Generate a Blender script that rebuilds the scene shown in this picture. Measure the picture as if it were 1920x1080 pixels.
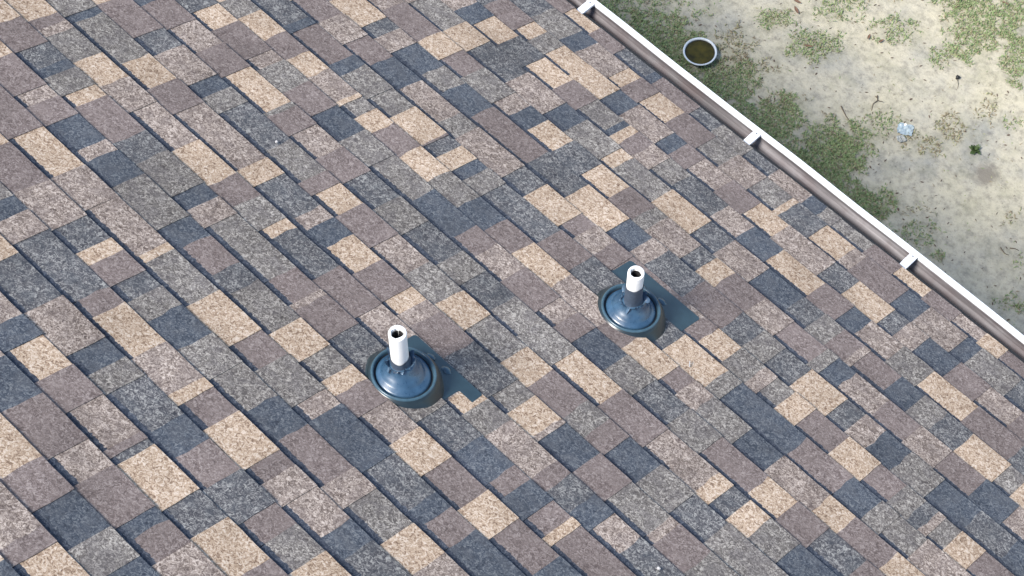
import bpy, bmesh, math, random
from mathutils import Vector, Matrix, Euler, noise as mnoise
random.seed(7)
SC = bpy.context.scene
for o in list(bpy.data.objects): bpy.data.objects.remove(o)
C = SC.collection
rad = math.radians
GZ = 3.3932                      # height of the roof's reference point above the ground
PITCH = 0.48158643585555244      # roof slope

# ------------------------------------------------------------------ camera
cd = bpy.data.cameras.new('camera'); cam = bpy.data.objects.new('camera', cd); C.objects.link(cam)
Rm = [[0.7126298734657317, -0.6178974828720023, 0.33220680923885176],
      [0.7015365936207705, 0.6261416626147781, -0.3402837435860952],
      [0.002251944755344997, 0.4755515944652537, 0.8796849491416651]]
M = Matrix([Rm[0]+[2.14573023899934], Rm[1]+[-2.197899314964402], Rm[2]+[5.681902187648221+GZ], [0,0,0,1]])
cam.matrix_world = M
cd.sensor_width = 36.0; cd.lens = 3733.0/1920*36; cd.clip_start = .1; cd.clip_end = 2000
SC.camera = cam

# ------------------------------------------------------------------ light
TRAVEL = Vector((.38, 1.247, -1.78)).normalized()
SUN_EL = math.asin(-TRAVEL.z); SUN_AZ = math.atan2(-TRAVEL.x, -TRAVEL.y)
w = bpy.data.worlds.new('World'); SC.world = w; w.use_nodes = True
nt = w.node_tree; nt.nodes.clear()
sky = nt.nodes.new('ShaderNodeTexSky'); sky.sky_type = 'NISHITA'; sky.sun_disc = False
sky.sun_elevation = SUN_EL; sky.sun_rotation = SUN_AZ
bg = nt.nodes.new('ShaderNodeBackground'); bg.inputs[1].default_value = 0.13
wo = nt.nodes.new('ShaderNodeOutputWorld')
nt.links.new(sky.outputs[0], bg.inputs[0]); nt.links.new(bg.outputs[0], wo.inputs[0])
sd = bpy.data.lights.new('sun', 'SUN'); sd.energy = 3.4; sd.angle = rad(18); sd.color = (1, .95, .885)
so = bpy.data.objects.new('sun', sd); C.objects.link(so); so.rotation_euler = TRAVEL.to_track_quat('-Z', 'Y').to_euler()
so.location = (-4, -6, 12)
SC.view_settings.view_transform = 'Standard'; SC.view_settings.look = 'None'
SC.view_settings.gamma = 1; SC.view_settings.exposure = 0.95; SC.view_settings.use_curve_mapping = False

# ------------------------------------------------------------------ layout data (metres)
V = {-11: -2.2013, -10: -2.0583, -9: -1.9091, -8: -1.7599, -7: -1.6143, -6: -1.4721, -5: -1.3226, -4: -1.1785, -3: -1.0352, -2: -0.8906, -1: -0.7471, 0: -0.6, 1: -0.4682, 2: -0.319, 3: -0.1756, 4: -0.0306, 5: 0.1109, 6: 0.2346, 7: 0.3805, 8: 0.5218, 9: 0.672, 10: 0.8174, 11: 0.9664, 12: 1.1109, 13: 1.2514, 14: 1.4048, 15: 1.4967}   # course lines, metres down the slope
# shingle tabs: start along the eave + blend (T tan, L light brown, M mauve, G grey brown, S slate mix, D dark slate), "-" = set back layer
TABS={
 -10:"-9L -0.115L -0.033M 0.027T-",
 -9:"-9T -0.22M -0.085D- 0.062G 0.179D-",
 -8:"-9D -0.4M -0.205L- -0.097M 0.072D- 0.125M- 0.219L",
 -7:"-9L -0.668D -0.575T- -0.442M -0.311L- -0.15M -0.122S- -0.094T 0.093S- 0.207T 0.374M",
 -6:"-9T -0.871S- -0.67L -0.478D- -0.389G -0.307S- -0.137D- -0.031M- 0.1S 0.241M- 0.328G- 0.442T",
 -5:"-9G- -1.076D- -1.007L -0.911S- -0.637M- -0.562T- -0.378L -0.214T -0.171M- -0.064T 0.107M- 0.172L 0.262L- 0.399D- 0.489S-",
 -4:"-9L -0.906S- -0.793T -0.735M -0.634S- -0.559G -0.47D -0.336G -0.201G- -0.053D- 0.077M- 0.27L 0.362G- 0.511T 0.639L",
 -3:"-9M -1.294T- -1.092L -0.929L- -0.737L- -0.697T- -0.663G- -0.46T -0.272M- -0.158G 0.004L- 0.073D 0.296S- 0.469D- 0.529M- 0.629D-",
 -2:"-9T -1.628M -1.454L- -1.393M -1.295D- -1.159L- -1.102D- -0.973G -0.758D- -0.66M- -0.524S- -0.437G- -0.248T -0.118G- -0.024T 0.04M 0.138L- 0.265T 0.401M- 0.549T 0.674M-",
 -1:"-9T -1.772M -1.63S- -1.532D- -1.485G -1.389T- -1.327M -1.134S -1.027G -0.854D- -0.782L -0.694G- -0.419M- -0.308L -0.28M -0.139S- 0.17G 0.245S- 0.391D- 0.53M- 0.593D 0.686M- 0.762T 0.797M-",
 0:"-9T -1.744M -1.697L -1.654G -1.512T -1.373L -1.231L- -1.021T -0.839M -0.723G -0.603T- -0.556S- -0.354M -0.163L- 0.234T- 0.3G 0.4L 0.589M 0.648S 0.744D 0.825L- 0.933S-",
 1:"-9D- -1.816G -1.718D- -1.682G- -1.441T- -1.297M -1.162L- -0.851T -0.767S- -0.593L- -0.53D- -0.441T- -0.308M -0.171T- -0.104L -0.046M 0.107S 0.295G- 0.372T 0.483L 0.503D- 0.646M 0.778G- 0.937L- 0.971M 1.096G",
 2:"-9T -1.729M -1.532S- -1.428L -1.255D- -1.184G -1.097S- -0.885G- -0.71M -0.645T- -0.532M -0.369L- -0.223G -0.073T 0.054G- 0.215T 0.331M 0.48G 0.57M 0.655D- 0.787G 0.923S- 1.059G",
 3:"-9D -1.664M -1.522L- -1.379M -1.239T- -1.031G -1.009M -0.903L- -0.774M -0.639S- -0.498G -0.363S- -0.202G -0.096S- 0.035G- 0.162G 0.312T- 0.51M 0.705L- 0.812L 0.913T 0.975S- 1.044T 1.13G 1.243D-",
 4:"-9S -1.561T- -1.452M -1.278L- -1.215G -1.118G -1.087M -0.946D- -0.804G -0.66G- -0.465D- -0.268M- -0.168L- -0.039M 0.12L- 0.198M 0.278D- 0.419G 0.543S- 0.69G 0.826M- 1.02T- 1.139M 1.265S- 1.414M",
 5:"-9T -1.563G -1.47T -1.333M -1.216T -1.107L -0.962T -0.941G- -0.869T -0.781M -0.648T -0.509G -0.364D -0.234M -0.109T 0.069L 0.279M 0.388T 0.547M- 0.62L 0.702G 0.862D- 0.996L 1.19T 1.292M 1.46T",
 6:"-9S- -1.365D -1.323M- -1.127D -1.066G -0.926G- -0.814T -0.654M -0.647S- -0.583T -0.507D- -0.452G -0.366S- -0.253S- -0.101M 0.045S 0.385S- 0.467T 0.653G 0.716D- 0.995M- 1.186D- 1.304G 1.377G- 1.49L",
 7:"-9T -1.47M- -1.327L -1.192M- -1.06D- -0.914L- -0.717G- -0.624L -0.397S- -0.289T -0.122M- -0.054L 0.037M 0.12M 0.386L 0.446M 0.509T- 0.615G 0.718L 0.772G- 0.848T 0.936M- 1.077T 1.21M- 1.317G 1.397S 1.447L 1.479G- 1.543T 1.636M-",
 8:"-9M -1.403T -1.24S- -1.169L -1.08D- -0.937G- -0.829D- -0.682M- -0.407S- -0.212T -0.016D- 0.095L 0.167S 0.338M 0.513S 0.61G 0.702S- 0.817T 0.972S- 1.052L 1.139D 1.246G 1.382D- 1.537S- 1.685D-",
 9:"-9L- -1.281M -1.087T -0.971M- -0.859G -0.701L- -0.623D- -0.534T- -0.405S -0.266T- -0.129M -0.008G 0.052L 0.213S- 0.283T 0.369M 0.509L 0.639M- 0.789G 0.839D- 0.917L- 1.062M- 1.198L 1.329M- 1.472D 1.607L-",
 10:"-9L -1.272G- -1.09T -0.961S- -0.761L -0.755L -0.568D- -0.461G -0.289T- -0.232G- -0.037T 0.15S- 0.262L 0.423D- 0.586S- 0.68G 0.767M 0.856L 0.885M- 1.021D- 1.124G 1.221S 1.331T 1.49G- 1.562T",
 11:"-9L -1.158D -1.068T- -0.936S -0.797T- -0.649M -0.524G- -0.39D- -0.359T -0.315M -0.242L -0.159G- -0.056S- 0.127L- 0.251D- 0.389T- 0.585M 0.717D- 0.797L- 0.942G 1.077T- 1.27M 1.471S",
 12:"-9S -1.137M -0.974T- -0.903G -0.813T- -0.681T -0.523D- -0.423L -0.247D- -0.178M -0.089L- 0.047M 0.183T- 0.32L 0.388L 0.54S- 0.651T 0.814S- 0.885L 0.971D- 1.111M 1.243L- 1.384M",
 13:"-9S -1G -0.848D -0.765L -0.599T- -0.532M -0.439T- -0.307M -0.149G- -0.036L 0.104G- 0.232T 0.261S 0.397T- 0.534L- 0.587M 0.781D- 0.884L 1.053D- 1.119G 1.296S-",
 14:"-9M -0.961T- -0.823M -0.688S- -0.532D- -0.49M -0.297S- -0.182G -0.029S- 0.101L 0.264D 0.337G 0.406G- 0.563M 0.695T- 0.834M 0.968L- 1.087T 1.181M-",
}
PATCH=[[-2.04, 3.13, 0.171, 0.169, -0.085, 0.092, 0.6, "g"], [-1.85, 3.028, 0.135, 0.133, -0.111, 0.121, 0.9, "g"], [-1.681, 3.068, 0.116, 0.114, -0.085, 0.094, 0.9, "g"], [-1.432, 3.578, 0.092, 0.091, -0.048, 0.056, 0.7, "g"], [-1.158, 3.577, 0.126, 0.125, -0.071, 0.083, 0.75, "g"], [-1.768, 3.29, 0.06, 0.059, -0.045, 0.05, 0.35, "g"], [-1.464, 3.232, 0.102, 0.1, -0.108, 0.122, 0.55, "b"], [-1.337, 3.074, 0.115, 0.113, -0.098, 0.111, 0.95, "g"], [-0.986, 3.078, 0.11, 0.109, -0.095, 0.11, 1, "g"], [-0.631, 3.091, 0.129, 0.128, -0.136, 0.161, 1, "g"], [-0.591, 3.259, 0.099, 0.098, -0.077, 0.092, 0.7, "g"], [-0.904, 3.98, 0.099, 0.098, -0.062, 0.076, 0.65, "g"], [-1.243, 3.885, 0.124, 0.123, -0.072, 0.085, 0.6, "g"], [-0.619, 4.304, 0.106, 0.105, -0.141, 0.179, 0.95, "g"], [-0.603, 4.015, 0.07, 0.069, -0.041, 0.052, 0.7, "g"], [-0.501, 4.506, 0.078, 0.077, -0.102, 0.132, 0.95, "g"], [-0.309, 4.297, 0.059, 0.059, -0.111, 0.144, 0.9, "g"], [-0.806, 4.395, 0.114, 0.113, -0.058, 0.073, 0.7, "g"], [-0.569, 3.465, 0.069, 0.068, -0.066, 0.081, 0.5, "g"], [-0.307, 3.507, 0.096, 0.094, -0.047, 0.058, 0.55, "b"], [-0.258, 3.691, 0.062, 0.061, -0.072, 0.09, 0.6, "b"], [-0.22, 3.923, 0.055, 0.055, -0.072, 0.092, 0.4, "b"], [-0.07, 3.949, 0.055, 0.054, -0.039, 0.05, 0.4, "g"], [-1.075, 4.111, 0.107, 0.105, -0.028, 0.034, 0.3, "b"], [-0.959, 3.284, 0.041, 0.041, -0.027, 0.031, 0.25, "b"], [-0.812, 3.29, 0.028, 0.027, -0.03, 0.035, 0.4, "b"], [-1.079, 3.141, 0.062, 0.061, -0.054, 0.062, 0.45, "b"], [-1.274, 3.269, 0.08, 0.079, -0.035, 0.04, 0.45, "b"], [-0.668, 3.093, 0.148, 0.146, -0.041, 0.049, 0.95, "g"], [-0.55, 3.038, 0.094, 0.093, -0.06, 0.071, 0.9, "g"], [-0.28, 3.024, 0.088, 0.087, -0.064, 0.077, 0.95, "g"], [0.002, 3.033, 0.097, 0.096, -0.054, 0.067, 0.55, "g"], [0.166, 3.008, 0.027, 0.027, -0.025, 0.031, 0.8, "g"], [0.307, 3.46, 0.043, 0.042, -0.048, 0.062, 0.3, "b"], [0.508, 3.284, 0.03, 0.029, -0.032, 0.041, 0.45, "g"], [0.614, 3.057, 0.069, 0.068, -0.036, 0.047, 0.4, "g"], [0.658, 3.073, 0.027, 0.027, -0.019, 0.025, 0.9, "g"], [-0.065, 3.156, 0.08, 0.079, -0.047, 0.058, 0.25, "b"], [-2.2, 2.948, 0.11, 0.0, 0.0, 0.1, 0.85, "g"], [-2.0, 2.93, 0.11, 0.0, 0.0, 0.1, 0.85, "g"], [-1.85, 2.9315, 0.11, 0.0, 0.0, 0.1, 0.85, "g"], [-1.66, 2.9414000000000002, 0.11, 0.0, 0.0, 0.1, 0.85, "g"], [-1.5, 2.9450000000000003, 0.11, 0.0, 0.0, 0.1, 0.85, "g"], [-1.32, 2.9528000000000003, 0.11, 0.0, 0.0, 0.1, 0.85, "g"], [-1.15, 2.9585000000000004, 0.11, 0.0, 0.0, 0.1, 0.85, "g"], [-0.98, 2.9342, 0.11, 0.0, 0.0, 0.1, 0.85, "g"], [-0.8, 2.942, 0.11, 0.0, 0.0, 0.1, 0.85, "g"], [-0.62, 2.9498, 0.11, 0.0, 0.0, 0.1, 0.85, "g"], [-0.45, 2.9555000000000002, 0.11, 0.0, 0.0, 0.1, 0.85, "g"], [-0.3, 2.9570000000000003, 0.11, 0.0, 0.0, 0.1, 0.85, "g"]]
# ------------------------------------------------------------------ helpers
def lin(r, g, b):
    f = lambda c: (c/12.92 if c <= .04045 else ((c+.055)/1.055)**2.4)
    return (f(r/255), f(g/255), f(b/255), 1)

def mesh(name, verts, faces, mat=None, parent=None, smooth=False, kind=None):
    me = bpy.data.meshes.new(name); me.from_pydata([tuple(v) for v in verts], [], faces); me.update()
    bm = bmesh.new(); bm.from_mesh(me); bmesh.ops.recalc_face_normals(bm, faces=bm.faces); bm.to_mesh(me); bm.free()
    if smooth:
        for p in me.polygons: p.use_smooth = True
    o = bpy.data.objects.new(name, me); C.objects.link(o)
    if mat:
        for m in (mat if isinstance(mat, (list, tuple)) else [mat]): me.materials.append(m)
    if parent: o.parent = parent
    if kind: o['kind'] = kind
    return o

def empty(name, loc, label=None, cat=None, group=None, rot=None):
    o = bpy.data.objects.new(name, None); C.objects.link(o); o.location = loc; o.empty_display_size = .1
    if rot: o.rotation_euler = rot
    tag(o, label, cat, group); return o

def tag(o, label=None, cat=None, group=None, kind=None):
    if label: o['label'] = label
    if cat: o['category'] = cat
    if group: o['group'] = group
    if kind: o['kind'] = kind
    return o

class MB:
    def __init__(s): s.v, s.f = [], []
    def box(s, a, b):
        n = len(s.v); (x0, y0, z0), (x1, y1, z1) = a, b
        s.v += [(x0,y0,z0),(x1,y0,z0),(x1,y1,z0),(x0,y1,z0),(x0,y0,z1),(x1,y0,z1),(x1,y1,z1),(x0,y1,z1)]
        s.f += [(n,n+3,n+2,n+1),(n+4,n+5,n+6,n+7),(n,n+1,n+5,n+4),(n+1,n+2,n+6,n+5),(n+2,n+3,n+7,n+6),(n+3,n,n+4,n+7)]
        return s
    def add(s, v, f):
        n = len(s.v); s.v += list(v); s.f += [tuple(i+n for i in q) for q in f]; return s
    def tube(s, pts, r0, r1=None, n=6):
        r1 = r0 if r1 is None else r1
        pts = [Vector(p) for p in pts]; rings = []; b = len(s.v)
        for i, p in enumerate(pts):
            d = (pts[min(i+1, len(pts)-1)]-pts[max(i-1, 0)]).normalized()
            a = d.orthogonal().normalized(); c = d.cross(a); r = r0+(r1-r0)*i/(len(pts)-1)
            s.v += [tuple(p+(a*math.cos(2*math.pi*k/n)+c*math.sin(2*math.pi*k/n))*r) for k in range(n)]
        for i in range(len(pts)-1):
            for k in range(n):
                s.f.append((b+i*n+k, b+i*n+(k+1) % n, b+(i+1)*n+(k+1) % n, b+(i+1)*n+k))
        s.f += [tuple(b+k for k in reversed(range(n))), tuple(b+(len(pts)-1)*n+k for k in range(n))]
        return s
    def build(s, name, mat, parent=None, smooth=False, kind=None): return mesh(name, s.v, s.f, mat, parent, smooth, kind)

def extrude(poly, x0, x1, n=1):
    """closed (y,z) outline swept along x"""
    k = len(poly); v = []; f = []
    for i in range(n+1):
        x = x0+(x1-x0)*i/n
        v += [(x, p[0], p[1]) for p in poly]
    for i in range(n):
        for j in range(k):
            f.append((i*k+j, i*k+(j+1) % k, (i+1)*k+(j+1) % k, (i+1)*k+j))
    f += [tuple(range(k)), tuple(n*k+j for j in reversed(range(k)))]
    return v, f

# ------------------------------------------------------------------ materials
def newmat(name):
    m = bpy.data.materials.new(name); m.use_nodes = True
    t = m.node_tree; b = t.nodes['Principled BSDF']; return m, t, b
def N(t, typ, **kw):
    n = t.nodes.new(typ)
    for k, v in kw.items(): setattr(n, k, v)
    return n
def L(t, a, b): t.links.new(a, b)
def noise_(t, vec, scale, detail=2, rough=.5, dist=0):
    n = N(t, 'ShaderNodeTexNoise'); n.inputs['Scale'].default_value = scale; n.inputs['Detail'].default_value = detail
    n.inputs['Roughness'].default_value = rough; n.inputs['Distortion'].default_value = dist
    L(t, vec, n.inputs['Vector']); return n.outputs['Fac']
def ramp(t, fac, stops, interp='LINEAR'):
    r = N(t, 'ShaderNodeValToRGB'); r.color_ramp.interpolation = interp
    e = r.color_ramp.elements
    while len(e) < len(stops): e.new(.5)
    for i, (p, c) in enumerate(stops):
        e[i].position = p; e[i].color = c if len(c) == 4 else tuple(c)+(1,)
    L(t, fac, r.inputs[0]); return r.outputs[0]
def maprange(t, fac, a, b, c, d):
    n = N(t, 'ShaderNodeMapRange'); L(t, fac, n.inputs[0])
    for i, v in zip((1, 2, 3, 4), (a, b, c, d)): n.inputs[i].default_value = v
    return n.outputs[0]
def math_(t, op, a, b):
    n = N(t, 'ShaderNodeMath', operation=op)
    for i, x in enumerate((a, b)):
        if isinstance(x, (int, float)): n.inputs[i].default_value = x
        else: L(t, x, n.inputs[i])
    return n.outputs[0]
def mixc(t, fac, a, b, mode='MIX'):
    n = N(t, 'ShaderNodeMix', data_type='RGBA', blend_type=mode)
    for s, x in ((n.inputs[0], fac), (n.inputs[6], a), (n.inputs[7], b)):
        if isinstance(x, (int, float)): s.default_value = x
        elif isinstance(x, tuple): s.default_value = x if len(x) == 4 else x+(1,)
        else: L(t, x, s)
    return n.outputs[2]
def scale_col(t, col, fac):
    n = N(t, 'ShaderNodeVectorMath', operation='SCALE'); L(t, col, n.inputs[0])
    if isinstance(fac, (int, float)): n.inputs['Scale'].default_value = fac
    else: L(t, fac, n.inputs['Scale'])
    return n.outputs[0]
def pos(t): return N(t, 'ShaderNodeNewGeometry').outputs['Position']
def bump(t, b, h, strength=.3, dist=.002):
    n = N(t, 'ShaderNodeBump'); n.inputs['Strength'].default_value = strength; n.inputs['Distance'].default_value = dist
    L(t, h, n.inputs['Height']); L(t, n.outputs[0], b.inputs['Normal'])
def plain(name, col, rough=.5, metal=0, var=.1, vscale=30, spec=.5):
    m, t, b = newmat(name)
    n = noise_(t, pos(t), vscale, 4, .6)
    L(t, ramp(t, n, [(.3, tuple(c*(1-var) for c in col[:3])), (.7, tuple(min(1, c*(1+var)) for c in col[:3]))]), b.inputs['Base Color'])
    b.inputs['Roughness'].default_value = rough; b.inputs['Metallic'].default_value = metal
    b.inputs['Specular IOR Level'].default_value = spec
    return m

ALB = 0.66    # albedo scale of the granule colours
def granule(name, dark, mid, light, width=.13, extra=None):
    m, t, b = newmat(name); p = pos(t)
    n1 = noise_(t, p, 88, 2.2, .6, 1.4)
    n2 = noise_(t, p, 420, 1, .5)
    f = math_(t, 'ADD', math_(t, 'MULTIPLY', n1, .72), math_(t, 'MULTIPLY', n2, .28))
    c = ramp(t, f, [(.5-width, dark), (.5, mid), (.5+width, light)])
    if extra:        # patches of the other granule blend
        fe = maprange(t, noise_(t, p, 17, 4, .65), .46, .6, 0, extra[1])
        c = mixc(t, fe, c, extra[0])
    big = maprange(t, noise_(t, p, 5, 3, .55), .3, .7, .86, 1.14)
    rnd = maprange(t, N(t, 'ShaderNodeObjectInfo').outputs['Random'], 0, 1, .92, 1.08)
    c = scale_col(t, c, math_(t, 'MULTIPLY', math_(t, 'MULTIPLY', big, rnd), ALB))
    L(t, c, b.inputs['Base Color']); b.inputs['Roughness'].default_value = .92
    b.inputs['Specular IOR Level'].default_value = .25
    bump(t, b, f, .6, .0022)
    return m
GM = {
 'T': granule('tan_granules', lin(132,108,90), lin(204,178,151), lin(240,222,202), .135),
 'L': granule('light_brown_granules', lin(104,91,84), lin(166,150,138), lin(226,210,196), .125, (lin(124,111,107), .4)),
 'M': granule('mauve_brown_granules', lin(102,90,86), lin(135,121,116), lin(176,163,156), .135, (lin(150,136,130), .35)),
 'G': granule('grey_brown_granules', lin(92,86,83), lin(138,131,124), lin(204,196,185), .125, (lin(112,106,106), .45)),
 'S': granule('slate_mix_granules', lin(68,69,74), lin(112,110,111), lin(180,178,172), .125, (lin(84,88,94), .5)),
 'D': granule('dark_slate_granules', lin(58,64,74), lin(88,95,105), lin(138,141,143), .14, (lin(104,106,110), .4)),
}
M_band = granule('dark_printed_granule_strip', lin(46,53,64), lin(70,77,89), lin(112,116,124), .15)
M_felt = plain('roof_felt', (.02, .02, .022), .9)
M_white = plain('white_painted_metal', (.86, .87, .88), .35, 0, .02)
M_wall = plain('painted_siding', (.6, .58, .53), .7)
M_pvc = plain('white_plastic', (.86, .86, .83), .35, 0, .03, 60)
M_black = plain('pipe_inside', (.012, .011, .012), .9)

# ------------------------------------------------------------------ ground
# more turf clumps beyond the stretch of yard the photograph covers
def _side(p, a, c): return (c[0]-a[0])*(p[1]-a[1])-(c[1]-a[1])*(p[0]-a[0])
TRI = [(-2.359, 2.835), (.8, 2.93), (-.523, 4.648)]
_r = random.Random(21)
while len(PATCH) < 50+75:
    q = (_r.uniform(-6, 4.2), _r.uniform(2.5, 8)); R0_ = _r.uniform(.14, .34)
    if all(_side(q, TRI[i], TRI[(i+1) % 3]) > -1.0 for i in range(3)): continue
    PATCH.append([q[0], q[1], R0_, 0, 0, R0_*_r.uniform(.6, 1), _r.uniform(.5, .85), 'g' if _r.random() < .75 else 'b'])

def gh(x, y):
    return .012*mnoise.noise(Vector((x*1.3, y*1.3, 0)))+.006*mnoise.noise(Vector((x*5, y*5, 3)))
def ground():
    fine = [i*.05 for i in range(-60, 41)]
    xs = [-80, -40, -20, -12, -8, -5.5, -4, -3.4]+fine+[2.4, 3.2, 5, 8, 12, 20, 40, 80]
    ys = [-80, -40, -20, -12, -6, -2, 0, 1, 1.6]+[2+i*.05 for i in range(0, 81)]+[6.5, 7.5, 9, 12, 16, 24, 40, 80]
    v = [(x, y, gh(x, y) if (-3.5 < x < 2.5 and 1.7 < y < 6.2) else 1e-6) for y in ys for x in xs]; nx = len(xs)
    f = [(j*nx+i, j*nx+i+1, (j+1)*nx+i+1, (j+1)*nx+i) for j in range(len(ys)-1) for i in range(nx-1)]
    m, t, b = newmat('sandy_soil'); p = pos(t)
    base = ramp(t, noise_(t, p, 2.3, 5, .6), [(.3, lin(148,147,139)), (.5, lin(176,170,152)), (.72, lin(182,175,152))])
    g1 = ramp(t, noise_(t, p, 22, 5, .7), [(.30, (.55,.55,.57)), (.52, (.93,.93,.93)), (.8, (1.1,1.09,1.06))])
    c = mixc(t, 1, base, g1, 'MULTIPLY')
    sp = ramp(t, noise_(t, p, 75, 3, .7), [(.28, (.50,.50,.46)), (.40, (1,1,1))])
    c = mixc(t, .8, c, sp, 'MULTIPLY')
    # mossy / humus colour where the turf grows thin
    gr = maprange(t, noise_(t, p, 6, 5, .65), .5, .68, 0, .32)
    c = mixc(t, gr, c, lin(112,112,88))
    # old ash stain
    vm = N(t, 'ShaderNodeVectorMath', operation='DISTANCE'); L(t, p, vm.inputs[0]); vm.inputs[1].default_value = (.035, 3.587, 0)
    dd = math_(t, 'ADD', vm.outputs['Value'], math_(t, 'MULTIPLY', noise_(t, p, 28, 4, .6), .09))
    st = maprange(t, dd, .085, .13, .75, 0)
    c = mixc(t, st, c, lin(114,107,97))
    L(t, c, b.inputs['Base Color']); b.inputs['Roughness'].default_value = .95; b.inputs['Specular IOR Level'].default_value = .15
    h = math_(t, 'ADD', noise_(t, p, 45, 5, .65), math_(t, 'MULTIPLY', noise_(t, p, 260, 2, .5), .4))
    bump(t, b, h, .5, .008)
    at = N(t, 'ShaderNodeAttribute', attribute_name='thatch')
    tf = math_(t, 'MULTIPLY', at.outputs['Fac'], maprange(t, noise_(t, p, 34, 4, .7), .3, .6, .25, 1))
    c = mixc(t, tf, c, ramp(t, noise_(t, p, 90, 3, .7), [(.3, lin(82,88,64)), (.6, lin(136,134,106))]))
    L(t, c, b.inputs['Base Color'])
    o = mesh('ground', v, f, m, smooth=True)
    a = o.data.attributes.new('thatch', 'FLOAT', 'POINT')
    for i, (x, y, z) in enumerate(v):
        s = 0
        if z:
            for cx, cy, ax, ay, bx, by_, dens, kind in PATCH:
                dt = ax*by_-ay*bx; dx, dy = x-cx, y-cy
                r = math.hypot((dx*by_-dy*bx)/dt, (ax*dy-ay*dx)/dt)
                s = max(s, dens*max(0, min(1, (1.35-r)/.6)))
        a.data[i].value = min(.45, s*.5)
    return tag(o, 'pale sandy yard soil with thin turf', kind='structure')
ground()

# ------------------------------------------------------------------ house
house = empty('house', (0, 0, 0), 'house roof of tan brown and slate shingles sloping down to the white gutter', 'house')
VR = -3.75; U0, U1 = -4.2, 4.2
VE = V[15]
cp, sp_ = math.cos(PITCH), math.sin(PITCH)
def W(u, v, n=0): return Vector((u, v*cp+n*sp_, GZ-v*sp_+n*cp))
EY, EZ = W(0, VE).y, W(0, VE).z
ridge = W(0, VR)
roof = MB()
roof.box((U0, VR, -.03), (U1, VE-.028, -.0005))
roof = roof.build('roof', M_felt, house)
roof.location = (0, 0, GZ); roof.rotation_euler = (-PITCH, 0, 0)
back = MB(); LB = VE-VR
back.box((U0, 0, -.03), (U1, LB, .006)); back = back.build('back_roof', GM['M'], house)
back.location = (0, ridge.y-.002, ridge.z); back.rotation_euler = (PITCH, 0, math.pi); 
back.rotation_euler = (-PITCH, 0, math.pi)
yb = 2*ridge.y-EY
wl = MB(); wl.box((U0+.25, yb+.4, -.3), (U1-.25, EY-.4, EZ-.12))
wl.add([(U0+.25, yb+.4, EZ-.12), (U0+.25, EY-.4, EZ-.12), (U0+.25, ridge.y, ridge.z-.3), (U0+.4, yb+.4, EZ-.12), (U0+.4, EY-.4, EZ-.12), (U0+.4, ridge.y, ridge.z-.3)],
       [(0,1,2),(3,5,4),(0,3,4,1),(1,4,5,2),(2,5,3,0)])
wl.add([(U1-.4, yb+.4, EZ-.12), (U1-.4, EY-.4, EZ-.12), (U1-.4, ridge.y, ridge.z-.3), (U1-.25, yb+.4, EZ-.12), (U1-.25, EY-.4, EZ-.12), (U1-.25, ridge.y, ridge.z-.3)],
       [(0,1,2),(3,5,4),(0,3,4,1),(1,4,5,2),(2,5,3,0)])
wl.build('wall', M_wall, house)
MB().box((U0, EY-.045, EZ-.2), (U1, EY-.025, EZ-.025)).build('fascia_board', M_white, house)
MB().box((U0+.01, EY-.42, EZ-.19), (U1-.01, EY-.047, EZ-.18)).build('soffit', M_white, house)

de = MB(); de.box((U0, VE-.08, -.0075), (U1, VE+.038, -.0055)); de.box((U0, VE+.036, -.022), (U1, VE+.038, -.0076)); de.build('dark_eave_strip', plain('black_eave_strip', (.012, .010, .010), .6), roof)  # added black strip, stands in for the shaded gap along the shingle edge

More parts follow.
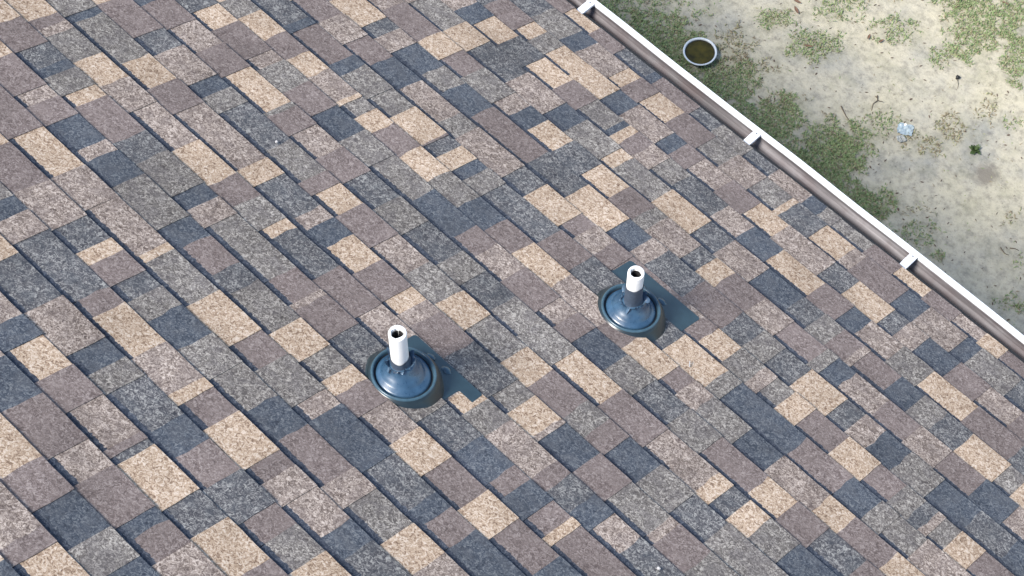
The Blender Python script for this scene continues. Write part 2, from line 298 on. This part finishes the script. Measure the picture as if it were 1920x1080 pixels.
# shingles: every exposed tab is a wedge lying on the course below it
def hash01(a, b): return (math.sin(a*127.1+b*311.7)*43758.5453) % 1.0
def jit(s, u, i, amp): return (hash01(s*3.7+i*1.31, u*17.3)-.5)*2*amp
def tab_mesh(s, ua, ub, up, soft_a, soft_b):
    """verts, faces of one shingle tab in roof coordinates (u, v, n)"""
    va, vb = V[s], V[s+1]
    n0, n1 = (.0042, .0122) if up else (.0014, .0097)
    dn = jit(s, ua, 9, .0006); n1 += dn
    nn = lambda v: n0+(n1-n0)*(v-va)/(vb-va)
    last = (s == 14)
    out = []
    NS = 4
    for i in range(NS+1):            # start side, from the covered end down to the butt edge
        f = i/NS; v = va-.02+(vb-va+.02)*f
        out.append((ua+jit(s, ua, i, .0045 if soft_a else .0012), v))
    NB = max(2, min(5, int((ub-ua)/.045)))
    wob = jit(s, ua, 77, .0022)
    for i in range(1, NB):           # butt edge
        f = i/NB; out.append((ua+(ub-ua)*f, vb+jit(s, ua, 20+i, .0011)+wob*(f-.5)))
    for i in range(NS, -1, -1):
        f = i/NS; v = va-.02+(vb-va+.02)*f
        out.append((ub+jit(s, ub, i, .0045 if soft_b else .0012), v))
    k = len(out)
    vs = [(u, v, nn(v)) for u, v in out]+[(u, v, -.0005) for u, v in out]
    walls = [(i, k+i, k+(i+1) % k, (i+1) % k) for i in range(k)]
    if up: return vs, [tuple(range(k))]+walls, None
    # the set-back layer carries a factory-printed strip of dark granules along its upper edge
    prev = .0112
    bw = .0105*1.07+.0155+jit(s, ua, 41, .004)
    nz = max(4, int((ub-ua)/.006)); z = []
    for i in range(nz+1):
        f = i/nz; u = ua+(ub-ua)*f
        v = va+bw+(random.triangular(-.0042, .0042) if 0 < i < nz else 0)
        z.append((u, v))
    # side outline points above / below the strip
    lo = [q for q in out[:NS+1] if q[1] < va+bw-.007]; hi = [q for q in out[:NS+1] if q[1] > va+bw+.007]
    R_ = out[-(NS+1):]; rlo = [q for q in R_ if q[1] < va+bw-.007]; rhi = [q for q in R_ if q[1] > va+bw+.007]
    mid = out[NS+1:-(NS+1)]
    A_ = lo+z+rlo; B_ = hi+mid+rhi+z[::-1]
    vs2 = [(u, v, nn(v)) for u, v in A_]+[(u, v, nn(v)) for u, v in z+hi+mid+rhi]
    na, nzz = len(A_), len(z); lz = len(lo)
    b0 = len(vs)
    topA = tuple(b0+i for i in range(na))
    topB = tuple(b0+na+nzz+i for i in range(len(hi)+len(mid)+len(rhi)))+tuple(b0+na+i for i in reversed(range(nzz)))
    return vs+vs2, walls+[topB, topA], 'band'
def pick():
    return random.choices(['T','L','M','G','S','D'], [17, 13, 22, 21, 13, 14])[0]+('-' if random.random() < .42 else '')
def parse(s):
    import re
    return [(float(a), c) for a, c in re.findall(r'(-?[\d.]+)([TLMGSD]-?)', s)]
FL1 = (-.013, .283); FL2 = (.127, .446)
pieces = []      # (strip, ua, ub, code, seen)
smin = int((VR-V[-11])/.1445)-11
for s in range(-12, smin-1, -1): V[s] = V[s+1]-.1445
for s in range(smin, 15):
    seq = parse(TABS[s])[:] if s in TABS else []
    if seq:
        b0 = seq[1][0]-random.uniform(.16, .28)
        items = [(b0, seq[0][1])]+seq[1:]
        end = items[-1][0]+random.uniform(.14, .26)
    else:
        items = []; b0 = end = 0.0
    left = []; u = b0
    while u > U0-.02:
        wd = random.uniform(.09, .26); left.append((max(u-wd, U0-.02), pick())); u -= wd
    right = []; u = end
    while u < U1+.02:
        right.append((u, pick())); u += random.uniform(.09, .26)
    allp = [(a, c, 0) for a, c in reversed(left)]+[(a, c, 1) for a, c in items]+[(a, c, 0) for a, c in right]
    ends = [p[0] for p in allp[1:]]+[U1+.02]
    for (a, c, seen), e in zip(allp, ends):
        if e-a > .004: pieces.append([s, a, e, c, seen])
def clash(p, s, r): return p[0] == s and p[2] > r[0]-.002 and p[1] < r[1]+.002
for p in pieces:
    if clash(p, 0, FL1) or clash(p, 7, FL2): p[3] = p[3][0]+'-'
# how large each tab shows in the photograph
inv = M.inverted()
def px(u, v):
    q = inv @ W(u, v); return (.5-q.x/q.z*3733/1920, .5+q.y/q.z*3733/1080)   # 0..1 in the picture
def area(p):
    n = 0
    for i in range(5):
        for j in range(3):
            x, y = px(p[1]+(p[2]-p[1])*(i+.5)/5, V[p[0]]+(V[p[0]+1]-V[p[0]])*(j+.5)/3)
            n += (0 <= x <= 1 and 0 <= y <= 1)
    q = inv @ W((p[1]+p[2])/2, V[p[0]]+.07)
    return n/15*(p[2]-p[1])*(V[p[0]+1]-V[p[0]])/(q.z*q.z)
order = sorted(pieces, key=area, reverse=True)
solo = set(id(p) for p in order[:300])
by = {}
for p in pieces: by.setdefault(p[0], []).append(p)
rest_v, rest_f, rest_m = [], [], []
codes = list(GM)
for s, row in by.items():
    for i, p in enumerate(row):
        up = '-' not in p[3]
        pa = row[i-1] if i else None; pb = row[i+1] if i+1 < len(row) else None
        sa = bool(pa) and (('-' in pa[3]) == ('-' in p[3])); sb = bool(pb) and (('-' in pb[3]) == ('-' in p[3]))
        vs, fs, band = tab_mesh(s, p[1], p[2], up, sa, sb)
        if id(p) in solo:
            c = Vector(((p[1]+p[2])/2, (V[s]+V[s+1])/2, 0))
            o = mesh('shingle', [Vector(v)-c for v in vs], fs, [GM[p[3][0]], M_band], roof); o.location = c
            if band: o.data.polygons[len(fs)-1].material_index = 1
        else:
            b = len(rest_v); rest_v += vs; rest_f += [tuple(k+b for k in f) for f in fs]
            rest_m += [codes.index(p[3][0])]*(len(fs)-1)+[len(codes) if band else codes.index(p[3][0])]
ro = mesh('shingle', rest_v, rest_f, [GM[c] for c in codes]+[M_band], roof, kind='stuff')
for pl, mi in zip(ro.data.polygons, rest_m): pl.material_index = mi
MB().box((U0-.02, VR-.09, .014), (U1+.02, VR+.09, .018)).build('ridge_cap', GM['M'], roof)

# ------------------------------------------------------------------ gutter
gut = empty('rain_gutter', (0, EY, EZ), 'white metal rain gutter with dirty grey inside along the roof edge', 'gutter')
def trough_mat():
    m, t, b = newmat('weathered_gutter_inside'); p = pos(t)
    mp = N(t, 'ShaderNodeMapping'); mp.inputs['Scale'].default_value = (2.2, 26, 26); L(t, p, mp.inputs[0])
    c = ramp(t, noise_(t, mp.outputs[0], 1, 4, .6), [(.3, lin(82,79,80)), (.5, lin(112,108,109)), (.7, lin(150,146,147))])
    c2 = mixc(t, maprange(t, noise_(t, p, 7, 4, .6), .45, .65, 0, .6), c, lin(92,80,80))
    L(t, c2, b.inputs['Base Color']); b.inputs['Roughness'].default_value = .6
    return m
th = .0012
inner = [(-.018, -.025), (-.018, -.118), (-.012, -.126), (.052, -.126), (.060, -.119), (.066, -.098), (.074, -.082), (.085, -.068), (.089, -.052), (.089, -.024)]
outer = [(y+(th*2 if z > -.12 else 0), z-(th*2 if z < -.12 else 0)) for y, z in inner]; outer[0] = (-.0205, -.025); outer[1] = (-.0205, -.118); outer[2] = (-.0145, -.129)
poly = inner+outer[::-1]
v, f = extrude(poly, U0, U1, 240)
# slight hand-bent waviness of the long sheet
v = [(x, y+.0014*math.sin(x*3.1)+.0011*math.sin(x*7.7+1)+.0005*math.sin(x*13), z+.001*math.sin(x*2.3+.5)) for x, y, z in v]
mesh('trough', v, f, trough_mat(), gut)
lip = [(.0885, -.034), (.0885, -.021), (.091, -.0175), (.104, -.0165), (.1080, -.019), (.1090, -.024), (.1090, -.036), (.1060, -.036), (.1060, -.026), (.0935, -.025), (.0935, -.034)]
v, f = extrude(lip, U0-.002, U1+.002, 240)
v = [(x, y+.0014*math.sin(x*3.1)+.0011*math.sin(x*7.7+1)+.0005*math.sin(x*13), z+.001*math.sin(x*2.3+.5)) for x, y, z in v]
mesh('front_lip', v, f, M_white, gut)
face = [(.1080, -.0365), (.1107, -.0365), (.110, -.06), (.106, -.078), (.093, -.095), (.088, -.132), (-.0205, -.134), (-.0205, -.131), (.0855, -.1295), (.0905, -.094), (.1035, -.077), (.1073, -.06)]
v, f = extrude([(y-.003, z) if y > .08 else (y, z) for y, z in face], U0, U1, 1); mesh('outer_face', v, f, M_white, gut)
for hu in (-3.45, -2.6, -1.78, -.947, -.074, .69, 1.5, 2.32, 3.2):
    h = MB(); a = .0135
    prof = [(-.020, -.0125), (.004, -.0125), (.0875, -.0150), (.0875, -.0172), (.004, -.0147), (-.020, -.0147)]
    v, f = extrude(prof, hu-a, hu+a); h.add(v, f)
    for sgn in (-1, 1):
        x0, x1 = sorted((hu+sgn*a, hu+sgn*(a+.0015)))
        v, f = extrude([(-.0195, -.0124), (.0872, -.0149), (.0872, -.027), (-.0195, -.024)], x0, x1); h.add(v, f)
    o = h.build('hanger_strap', M_white, gut)
    sc = MB(); sc.tube([(hu, .078, -.0148), (hu, .078, -.0125)], .0045, .004, 8); sc.build('screw', plain('zinc_screw', (.45, .45, .45), .4, .8) if hu < -3.4 else bpy.data.materials['zinc_screw'], o)

# ------------------------------------------------------------------ vent pipes
VC1, VC2 = (.102, -.649), (.296, .277)
def boot_mat():
    m, t, b = newmat('dark_blue_black_plastic'); p = pos(t)
    c = ramp(t, noise_(t, p, 30, 4, .6), [(.3, (.018, .050, .092)), (.7, (.036, .088, .150))])
    L(t, c, b.inputs['Base Color']); b.inputs['Specular IOR Level'].default_value = .85
    L(t, maprange(t, noise_(t, p, 60, 3, .6), .3, .7, .25, .38), b.inputs['Roughness'])
    return m
M_boot = boot_mat()
M_ring = plain('dark_blue_plastic_ring', (.045, .088, .118), .26, 0, .15, 60)
M_groove = plain('near_black_groove', (.008, .013, .020), .6, 0, .3, 60)  # groove between ring and cone gets its own near-black colour
M_skirt = plain('dark_teal_plastic_skirt', (.014, .024, .029), .30, 0, .15, 40)
M_tatter = plain('glossy_torn_rubber', (.10, .16, .23), .25, 0, .2, 80)
M_rubber = plain('dark_grey_rubber', (.060, .082, .115), .5, 0, .2, 80)
M_flange = plain('dark_teal_plastic_sheet', (.024, .047, .060), .28, 0, .12, 40)
Nw = Vector((0, sp_, cp)); Dw = Vector((0, cp, -sp_)); Xw = Vector((1, 0, 0))
def vent(u, v, fl, vstrip, vfrac, label, collar_h, pipe_h, lean, seed):
    rnd = random.Random(seed)
    c = W(u, v, .006)
    root = empty('vent_pipe', c, label, 'vent pipe', 'plumbing vents through the roof')
    A = (Vector((0, 0, 1))*.52+Nw*.48).normalized(); e1 = Xw.copy(); e2 = A.cross(e1).normalized()
    n = 64
    def ring(r, h, fn=None):
        out = []
        for k in range(n):
            a = 2*math.pi*k/n; d = e1*math.cos(a)+e2*math.sin(a)
            p = d*r+A*h+Xw*(lean[0]*max(0, min(1, (.083-r)/.048)))
            if fn: p = fn(p)
            out.append(p)
        return out
    onroof = lambda p: p-A*((p.dot(Nw)+.004)/A.dot(Nw))
    def lathe(name, prof, mat, parent, base=None, close=False):
        rings = ([ring(base, 0, onroof)] if base else [])+[ring(r, h) for r, h in prof]
        vs = [q for rg in rings for q in rg]; fs = []
        for i in range(len(rings)-1):
            for k in range(n): fs.append((i*n+k, i*n+(k+1) % n, (i+1)*n+(k+1) % n, (i+1)*n+k))
        return mesh(name, vs, fs, mat, parent, True)
    dome = lathe('dome', [(.1190, .009), (.1085, .023), (.1040, .029), (.0995, .0325)], M_skirt, root, base=.131)
    lathe('outer_ring', [(.1002, .033), (.0985, .0385), (.0955, .0395), (.0915, .0375), (.0895, .026)], M_ring, root)
    lathe('groove', [(.0896, .0255), (.0865, .0240), (.0835, .0270)], M_groove, root)
    lathe('cone', [(.0836, .0268), (.0820, .0310), (.0785, .0335), (.0690, .0385), (.0670, .0400), (.0640, .0455), (.0570, .0530), (.0500, .0620), (.0450, .0720), (.0415, .0800), (.0390, .0850), (.0300, .0870)], M_boot, root)
    # flange sheet lying over the course below the dome
    va, vb = V[vstrip]+.0015, V[vstrip]+(V[vstrip+1]-V[vstrip])*vfrac
    ua, ub = fl; rr = .010
    pl = [(ua, va), (ua, vb-rr), (ua+.003, vb-.003), (ua+rr, vb), (ub-rr, vb), (ub-.003, vb-.003), (ub, vb-rr), (ub, va)]
    if seed == 1: um, vm = ua+(ub-ua)*.81, va+(vb-va)*.60; pl = pl[:6]+[(ub, vm), (um+.004, vm), (um, vm-.004), (um, va)]
    vs = [W(a, b, .0032+.0080*(b-V[vstrip])/.14)-c for a, b in pl]+[W(a, b, .0012+.0080*(b-V[vstrip])/.14)-c for a, b in pl]; k = len(pl)
    fs = [tuple(range(k))]+[(i, k+i, k+(i+1) % k, (i+1) % k) for i in range(k)]
    flg = mesh('flange', vs, fs, M_flange, root)
    # nails with sealant blobs
    spots = [(.32, .78), (.54, .80)] if seed == 1 else [(.60, .48), (.34, .40)]
    for fu, fv in spots:
        q = W(ua+(ub-ua)*fu, va+(vb-va)*fv, .0032+.0078*fv)-c
        vs = []; fs = []; m = 10
        for i, (r, h) in enumerate([(.0125, 0), (.0115, .003), (.008, .0055), (.003, .0065)]):
            for j in range(m):
                a = 2*math.pi*j/m; rj = r*(1+.25*rnd.uniform(-1, 1))
                vs.append(q+Xw*(rj*1.3*math.cos(a))+Dw*(rj*math.sin(a))+Nw*h)
        for i in range(3):
            for j in range(m): fs.append((i*m+j, i*m+(j+1) % m, (i+1)*m+(j+1) % m, (i+1)*m+j))
        fs.append(tuple(3*m+j for j in range(m)))
        mesh('sealed_nail', vs, fs, M_ring, flg, True)
    # rubber collar hugging the upright pipe, its torn top edge crumpled
    P = Vector((0, 0, 1))
    pe1 = P.orthogonal().normalized(); pe2 = P.cross(pe1)
    base = A*.054+Xw*lean[0]
    m = 48; R0 = .0282
    prof = [(.0390, .022), (.0340, .030), (.0305, .042), (R0+.0008, .055), (R0+.0006, collar_h)]
    vs = []; fs = []
    for i, (r, h) in enumerate(prof):
        for j in range(m):
            a = 2*math.pi*j/m
            jr = .0016*math.sin(3*a+seed)*(1 if i < 3 else .2); jh = (.004*math.sin(2*a+seed*2)+.002*math.sin(5*a)) if i == 4 else 0
            vs.append(base+(pe1*math.cos(a)+pe2*math.sin(a))*(r+jr)+P*(h+jh))
    for i in range(len(prof)-1):
        for j in range(m): fs.append((i*m+j, i*m+(j+1) % m, (i+1)*m+(j+1) % m, (i+1)*m+j))
    mesh('rubber_collar', vs, fs, M_rubber, root, True)
    # torn rubber tatters around the neck
    vs = []; fs = []; m2 = 72
    for i in range(3):
        for j in range(m2):
            a = 2*math.pi*j/m2
            wv = .5+.5*math.sin(a*5+seed)*math.sin(a*8+1.3*seed)
            r = [.0315, .037+.007*wv, .034+.022*wv][i]; h = [.026, .036+.008*wv, .046+(.020*math.sin(a*7+seed*3)+.010*math.sin(a*11+seed))*wv][i]
            vs.append(base+(pe1*math.cos(a)+pe2*math.sin(a))*r+P*h)
    for i in range(2):
        for j in range(m2):
            if i == 1 and math.sin(a*0+j*.9+seed)+math.sin(j*.37) < -.5: continue
            fs.append((i*m2+j, i*m2+(j+1) % m2, (i+1)*m2+(j+1) % m2, (i+1)*m2+j))
    mesh('torn_collar_edge', vs, fs, M_tatter, root, True)
    # pipe: outer wall, chamfered rim, bore
    m = 48; prof = [(.0270, -.03), (.0270, pipe_h-.003), (.0261, pipe_h), (.0192, pipe_h), (.0184, pipe_h-.002), (.0184, pipe_h-.09)]
    vs = []; fs = []
    for i, (r, h) in enumerate(prof):
        for j in range(m):
            a = 2*math.pi*j/m
            q = r
            if i >= 3: q = r*(1-.05+.10*math.sin(2*a+seed*1.3)+.06*math.sin(3*a+seed)+(.05*math.sin(7*a+seed) if i > 3 else .02*math.sin(9*a)))
            vs.append(base+(pe1*math.cos(a)+pe2*math.sin(a))*q+P*h)
    for i in range(len(prof)-1):
        for j in range(m): fs.append((i*m+j, i*m+(j+1) % m, (i+1)*m+(j+1) % m, (i+1)*m+j))
    pipe = mesh('pipe', vs, fs, M_pvc, root, True)
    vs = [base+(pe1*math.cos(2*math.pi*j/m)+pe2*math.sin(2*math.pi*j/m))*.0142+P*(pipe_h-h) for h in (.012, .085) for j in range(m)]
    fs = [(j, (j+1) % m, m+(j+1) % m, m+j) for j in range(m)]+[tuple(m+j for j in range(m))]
    mesh('dark_bore', vs, fs, M_black, pipe, True)  # black liner and cap put the shade of the hole into colour
    return root
vent(VC1[0], VC1[1], FL1, 0, .99, 'left of the two vent pipes, tall white pipe rising from a dark dome', .068, .218, (-.016, 0), 1)
vent(VC2[0], VC2[1], FL2, 7, .83, 'right of the two vent pipes, with long dark collar and flange corner showing', .136, .214, (0, 0), 2)

# ------------------------------------------------------------------ things on the ground
def grass():
    rnd = random.Random(3); vs, fs, mi = [], [], []
    mats = []
    for nm, a, b_ in (('green_grass', lin(64,86,48), lin(152,168,118)), ('olive_grass', lin(80,86,56), lin(164,162,124)), ('dry_grass', lin(104,94,74), lin(150,138,112))):
        m, t, b = newmat(nm); p = pos(t)
        L(t, ramp(t, noise_(t, p, 60, 3, .6), [(.3, a), (.7, b_)]), b.inputs['Base Color']); b.inputs['Roughness'].default_value = .7
        b.inputs['Specular IOR Level'].default_value = .2
        mats.append(m)
    def blade(x, y, mat, ln, lay):
        z = gh(x, y); a = rnd.uniform(0, 6.283); wd = rnd.uniform(.0014, .0030)
        d = Vector((math.cos(a), math.sin(a), 0)); s = Vector((-d.y, d.x, 0)); b = len(vs)
        up = lay
        p0 = Vector((x, y, z-.002)); p1 = p0+d*ln*.45+Vector((0, 0, ln*up)); p2 = p0+d*ln+Vector((0, 0, ln*up*rnd.uniform(.4, 1.2)))
        vs.extend([p0-s*wd*.7, p0+s*wd*.7, p1-s*wd, p1+s*wd, p2-s*wd*.2, p2+s*wd*.2])
        fs.extend([(b, b+1, b+3, b+2), (b+2, b+3, b+5, b+4)]); mi.extend([mat]*2)
    for cx, cy, ax, ay, bx, by_, dens, kind in PATCH:
        ar = abs(ax*by_-ay*bx)*math.pi
        nb = int(ar*dens*dens*19000)
        k = 0; tries = 0
        while k < nb and tries < nb*6:
            tries += 1
            th_ = rnd.uniform(0, 6.283); r = rnd.random()**.5*1.2
            x = cx+(ax*math.cos(th_)+bx*math.sin(th_))*r; y = cy+(ay*math.cos(th_)+by_*math.sin(th_))*r
            nz = mnoise.noise(Vector((x*16, y*16, 1)))+.6*mnoise.noise(Vector((x*37, y*37, 5)))
            if nz < (r-.75)*1.1-(dens-.5)*.55: continue
            k += 1
            m = (0 if rnd.random() < .62 else 1 if rnd.random() < .7 else 2) if kind == 'g' else (2 if rnd.random() < .6 else 1)
            blade(x, y, m, rnd.uniform(.009, .028), rnd.uniform(.15, .8))
    for _ in range(700):       # stray blades on the bare sand
        x = rnd.uniform(-2.4, 1.0); y = rnd.uniform(2.75, 4.9); blade(x, y, rnd.choice((0, 1, 2)), rnd.uniform(.01, .025), rnd.uniform(.1, .4))
    o = mesh('grass', vs, fs, mats, kind='stuff'); tag(o, 'patchy short green grass growing in the pale sand', 'grass')
    for pl, k in zip(o.data.polygons, mi): pl.material_index = k
grass()

def leaf_shape(rnd, ln, wd):
    n = 5; v = []; f = []
    for i in range(n+1):
        s = i/n; wv = wd*math.sin(math.pi*min(1, .08+s*.9))
        zc = .25*ln*(s-.5)**2*4*.3
        v += [(ln*(s-.5), -wv, zc+wv*.5), (ln*(s-.5), 0, zc), (ln*(s-.5), wv, zc+wv*.4)]
    for i in range(n):
        a = i*3; f += [(a, a+1, a+4, a+3), (a+1, a+2, a+5, a+4)]
    return v, f
def litter():
    rnd = random.Random(11); mb = MB()
    def flake(x, y, ln):
        v, f = leaf_shape(rnd, ln, ln*rnd.uniform(.08, .24)); a = rnd.uniform(0, 6.283); t = rnd.uniform(-.3, .3)
        R = Matrix.Rotation(a, 3, 'Z') @ Matrix.Rotation(t, 3, 'X')
        mb.add([tuple(R @ Vector(q)+Vector((x, y, gh(x, y)+.002))) for q in v], f)
    for _ in range(380): flake(rnd.uniform(-2.4, 1.0), rnd.uniform(2.75, 4.9), rnd.choice((.006, .008, .010, .014, .02)))
    for cx, cy, *q in PATCH:
        for _ in range(9): flake(rnd.gauss(cx, .12), rnd.gauss(cy, .13), rnd.uniform(.008, .022))
    m = plain('dead_leaf_bits', lin(84, 70, 58), .8, 0, .35, 25)
    tag(mb.build('leaf_litter', m, kind='stuff'), 'small dark leaf and bark bits scattered over the sand', 'leaf litter')
litter()
M_leaf = plain('russet_dead_leaf', lin(104, 78, 60), .75, 0, .3, 60)
for (x, y, ln, a), lb in zip([(-.978, 3.829, .055, 1.9), (-1.384, 3.684, .075, 2.6), (-.911, 3.854, .05, 1.4), (-.582, 4.549, .05, .4), (-1.174, 3.544, .06, .7), (-1.42, 3.735, .065, .3)],
    ['narrow russet dead leaf on bare sand left of its close neighbour', 'long russet dead leaf in the grass above the bowl, lower of a pair',
     'narrow russet dead leaf on bare sand right of its close neighbour', 'orange brown leaf on turf at the top right corner of the photo', 'dark russet leaf at the sand edge between two turf clumps right of the bowl',
     'russet dead leaf in the grass above the bowl, upper of a pair']):
    rnd = random.Random(int(x*1000)); v, f = leaf_shape(rnd, ln*.8, ln*.13)
    o = mesh('dead_leaf', v, f, M_leaf, smooth=True); o.location = (x, y, gh(x, y)+.012); o.rotation_euler = (.15, .1, a)
    tag(o, lb, 'leaf', 'russet dead leaves on the ground')
M_twig = plain('brown_twig', lin(96, 84, 68), .8, 0, .25, 60)
def twig(pts, r, label, fork=None):
    c = Vector((pts[0][0], pts[0][1], 0)); mb = MB()
    P3 = [Vector((x, y, gh(x, y)+.005+.003*math.sin(i*1.7)))-c for i, (x, y) in enumerate(pts)]
    mb.tube(P3, r, r*.5, 6)
    if fork: mb.tube([P3[fork[0]], P3[fork[0]]+Vector(fork[1])], r*.7, r*.4, 5)
    o = mb.build('twig', M_twig, smooth=True); o.location = c; tag(o, label, 'twig', 'twigs on the sand')
twig([(-.793, 3.374), (-.765, 3.358), (-.735, 3.345), (-.699, 3.335)], .004, 'thick curved brown twig on bare sand left of the plastic wrapper')
twig([(-.697, 3.567), (-.675, 3.54), (-.68, 3.51), (-.659, 3.472)], .0035, 'crooked forked twig just above and left of the plastic wrapper', (1, (.03, .012, .006)))
twig([(.374, 3.281), (.392, 3.270), (.413, 3.268), (.432, 3.275)], .003, 'thin dark twig at right photo edge, left of two lying close together')
twig([(.41, 3.312), (.43, 3.326), (.452, 3.335)], .003, 'thin dark twig at right photo edge, right of two lying close together')
# seed pod with stalk
o = empty('seed_pod', (-.458, 3.966, gh(-.458, 3.966)), 'small black seed pod with thin stalk lying on pale sand', 'seed pod')
vs = []; fs = []
for i in range(7):
    ph = math.pi*i/6
    for j in range(10):
        a = 2*math.pi*j/10; r = .012*math.sin(ph)*(1+.18*math.sin(3*a)); vs.append((r*math.cos(a), r*1.15*math.sin(a), .012+.012*-math.cos(ph)))
for i in range(6):
    for j in range(10): fs.append((i*10+j, i*10+(j+1) % 10, (i+1)*10+(j+1) % 10, (i+1)*10+j))
mesh('pod', vs, fs, plain('black_husk', (.012, .011, .010), .6), o, True)
MB().tube([(.008, -.01, .008), (.03, -.03, .006), (.045, -.055, .004)], .002, .001, 5).build('stalk', M_twig, o, True)

# bowl of murky water
bx, by_ = -1.563, 3.074
bowl = empty('water_bowl', (bx, by_, gh(bx, by_)), 'round pale rimmed bowl of murky brown water in the grass by the gutter', 'bowl')
def lathez(name, prof, mat, parent, n=48):
    vs = [(r*math.cos(2*math.pi*k/n), r*math.sin(2*math.pi*k/n), z) for r, z in prof for k in range(n)]; fs = []
    for i in range(len(prof)-1):
        for k in range(n): fs.append((i*n+k, i*n+(k+1) % n, (i+1)*n+(k+1) % n, (i+1)*n+k))
    if prof[-1][0] < .02: fs.append(tuple((len(prof)-1)*n+k for k in range(n)))
    return mesh(name, vs, fs, mat, parent, True)
M_bowl = plain('grey_glazed_bowl', (.60, .63, .65), .3, 0, .06, 30)
lathez('bowl_shell', [(.050, .0), (.066, .02), (.084, .045), (.092, .052), (.0945, .056), (.092, .059), (.0865, .0585), (.0840, .0555), (.0825, .050)], M_bowl, bowl)
lathez('stained_inside', [(.0824, .050), (.074, .03), (.060, .012), (.01, .010)], plain('algae_stain', lin(52,50,38), .5, 0, .3, 50), bowl)
m, t, b = newmat('murky_water'); p = pos(t)
L(t, ramp(t, noise_(t, p, 12, 3, .5), [(.35, (.018, .016, .004)), (.52, (.050, .042, .006)), (.7, (.090, .070, .010))]), b.inputs['Base Color'])
b.inputs['Roughness'].default_value = .08; b.inputs['Specular IOR Level'].default_value = .3
n = 48
mesh('water_surface', [(.0785*math.cos(2*math.pi*k/n), .0785*math.sin(2*math.pi*k/n), .042) for k in range(n)]+[(.066*math.cos(2*math.pi*k/n), .066*math.sin(2*math.pi*k/n), .02) for k in range(n)],
     [tuple(range(n)), tuple(n+k for k in reversed(range(n)))]+[(k, n+k, n+(k+1) % n, (k+1) % n) for k in range(n)], m, bowl)

# crumpled plastic wrapper
def wrapper():
    m, t, b = newmat('pale_blue_plastic_film'); p = pos(t)
    L(t, ramp(t, noise_(t, p, 40, 3, .6), [(.3, (.27, .33, .35)), (.7, (.40, .47, .49))]), b.inputs['Base Color'])
    b.inputs['Roughness'].default_value = .25; b.inputs['Alpha'].default_value = 1
    m2 = plain('dusty_clear_film', (.30, .31, .29), .5)
    o = empty('plastic_wrapper', (-.45, 3.49, gh(-.45, 3.49)), 'crumpled pale blue plastic wrapper lying on the sand', 'wrapper')
    for nm, (cx, cy), (sx, sy), ang, sd, col in (('wrapper_sheet', (.0, .012), (.042, .036), .5, 4, m), ('torn_flap', (.024, -.050), (.024, .022), 1.1, 9, m2)):
        vs = []; fs = []; k = 9
        for j in range(k):
            for i in range(k):
                x = (i/(k-1)-.5)*2; y = (j/(k-1)-.5)*2
                h = .010+.012*mnoise.noise(Vector((x*2.1, y*2.1, sd)))+.006*mnoise.noise(Vector((x*5, y*5, sd+2)))
                xx = x*sx*(1-.25*y*y*(.5+.5*math.sin(sd+x)))+.006*mnoise.noise(Vector((y*3, sd, x))); yy = y*sy*(1-.3*x*x*(.5+.5*math.cos(sd)))
                vs.append((cx+xx*math.cos(ang)-yy*math.sin(ang), cy+xx*math.sin(ang)+yy*math.cos(ang), max(.002, h)))
        for j in range(k-1):
            for i in range(k-1): a = j*k+i; fs.append((a, a+1, a+k+1, a+k))
        q = mesh(nm, vs, fs, col, o)
        md = q.modifiers.new('thickness', 'SOLIDIFY'); md.thickness = .0006
wrapper()
# weed rosette
def weed(x, y, sz, label):
    rnd = random.Random(int(abs(x)*999)); mb = MB()
    for k in range(46):
        a = rnd.uniform(0, 6.283); ln = sz*rnd.uniform(.45, 1); v, f = leaf_shape(rnd, ln, ln*.24)
        R = Matrix.Rotation(a, 3, 'Z') @ Matrix.Rotation(-rnd.uniform(.1, 1.1), 3, 'Y')
        mb.add([tuple(R @ (Vector(q)+Vector((ln*.5, 0, 0)))+Vector((0, 0, .004))) for q in v], f)
    o = mb.build('weed_tuft', plain('dark_green_weed', lin(72, 90, 52), .6, 0, .35, 50), smooth=True); o.location = (x, y, gh(x, y))
    tag(o, label, 'weed')
weed(-.098, 3.664, .044, 'small dark green weed tuft alone on bare sand right of the wrapper')
M_chalk = plain('chalky_white', (.42, .41, .40), .9)
# specks on the roof
def pebble(u, v, s, label, name='pebble', flat=1.0):
    rnd = random.Random(int(u*1000)); bm = bmesh.new(); bmesh.ops.create_icosphere(bm, subdivisions=1, radius=s)
    for q in bm.verts: q.co *= rnd.uniform(.75, 1.2); q.co.z *= flat
    me = bpy.data.meshes.new(name); bm.to_mesh(me); bm.free(); me.materials.append(M_chalk)
    o = bpy.data.objects.new(name, me); C.objects.link(o); o.location = W(u, v, .012+s*.4*flat); o.rotation_euler = (-PITCH, 0, .4); tag(o, label, 'debris')
pebble(-.893, -.235, .0055, 'tiny white fleck on a slate shingle at upper left')
pebble(1.041, -.523, .006, 'tiny white pebble on a slate shingle at the bottom edge')
mb = MB(); mb.box((-.010, -.0015, 0), (.010, .0015, .002)); o = mb.build('paint_chip', M_chalk); o.location = W(.563, .274, .013); o.rotation_euler = (-PITCH, 0, -.9)
tag(o, 'tiny white paint chip on a tan shingle below the right vent pipe', 'debris')
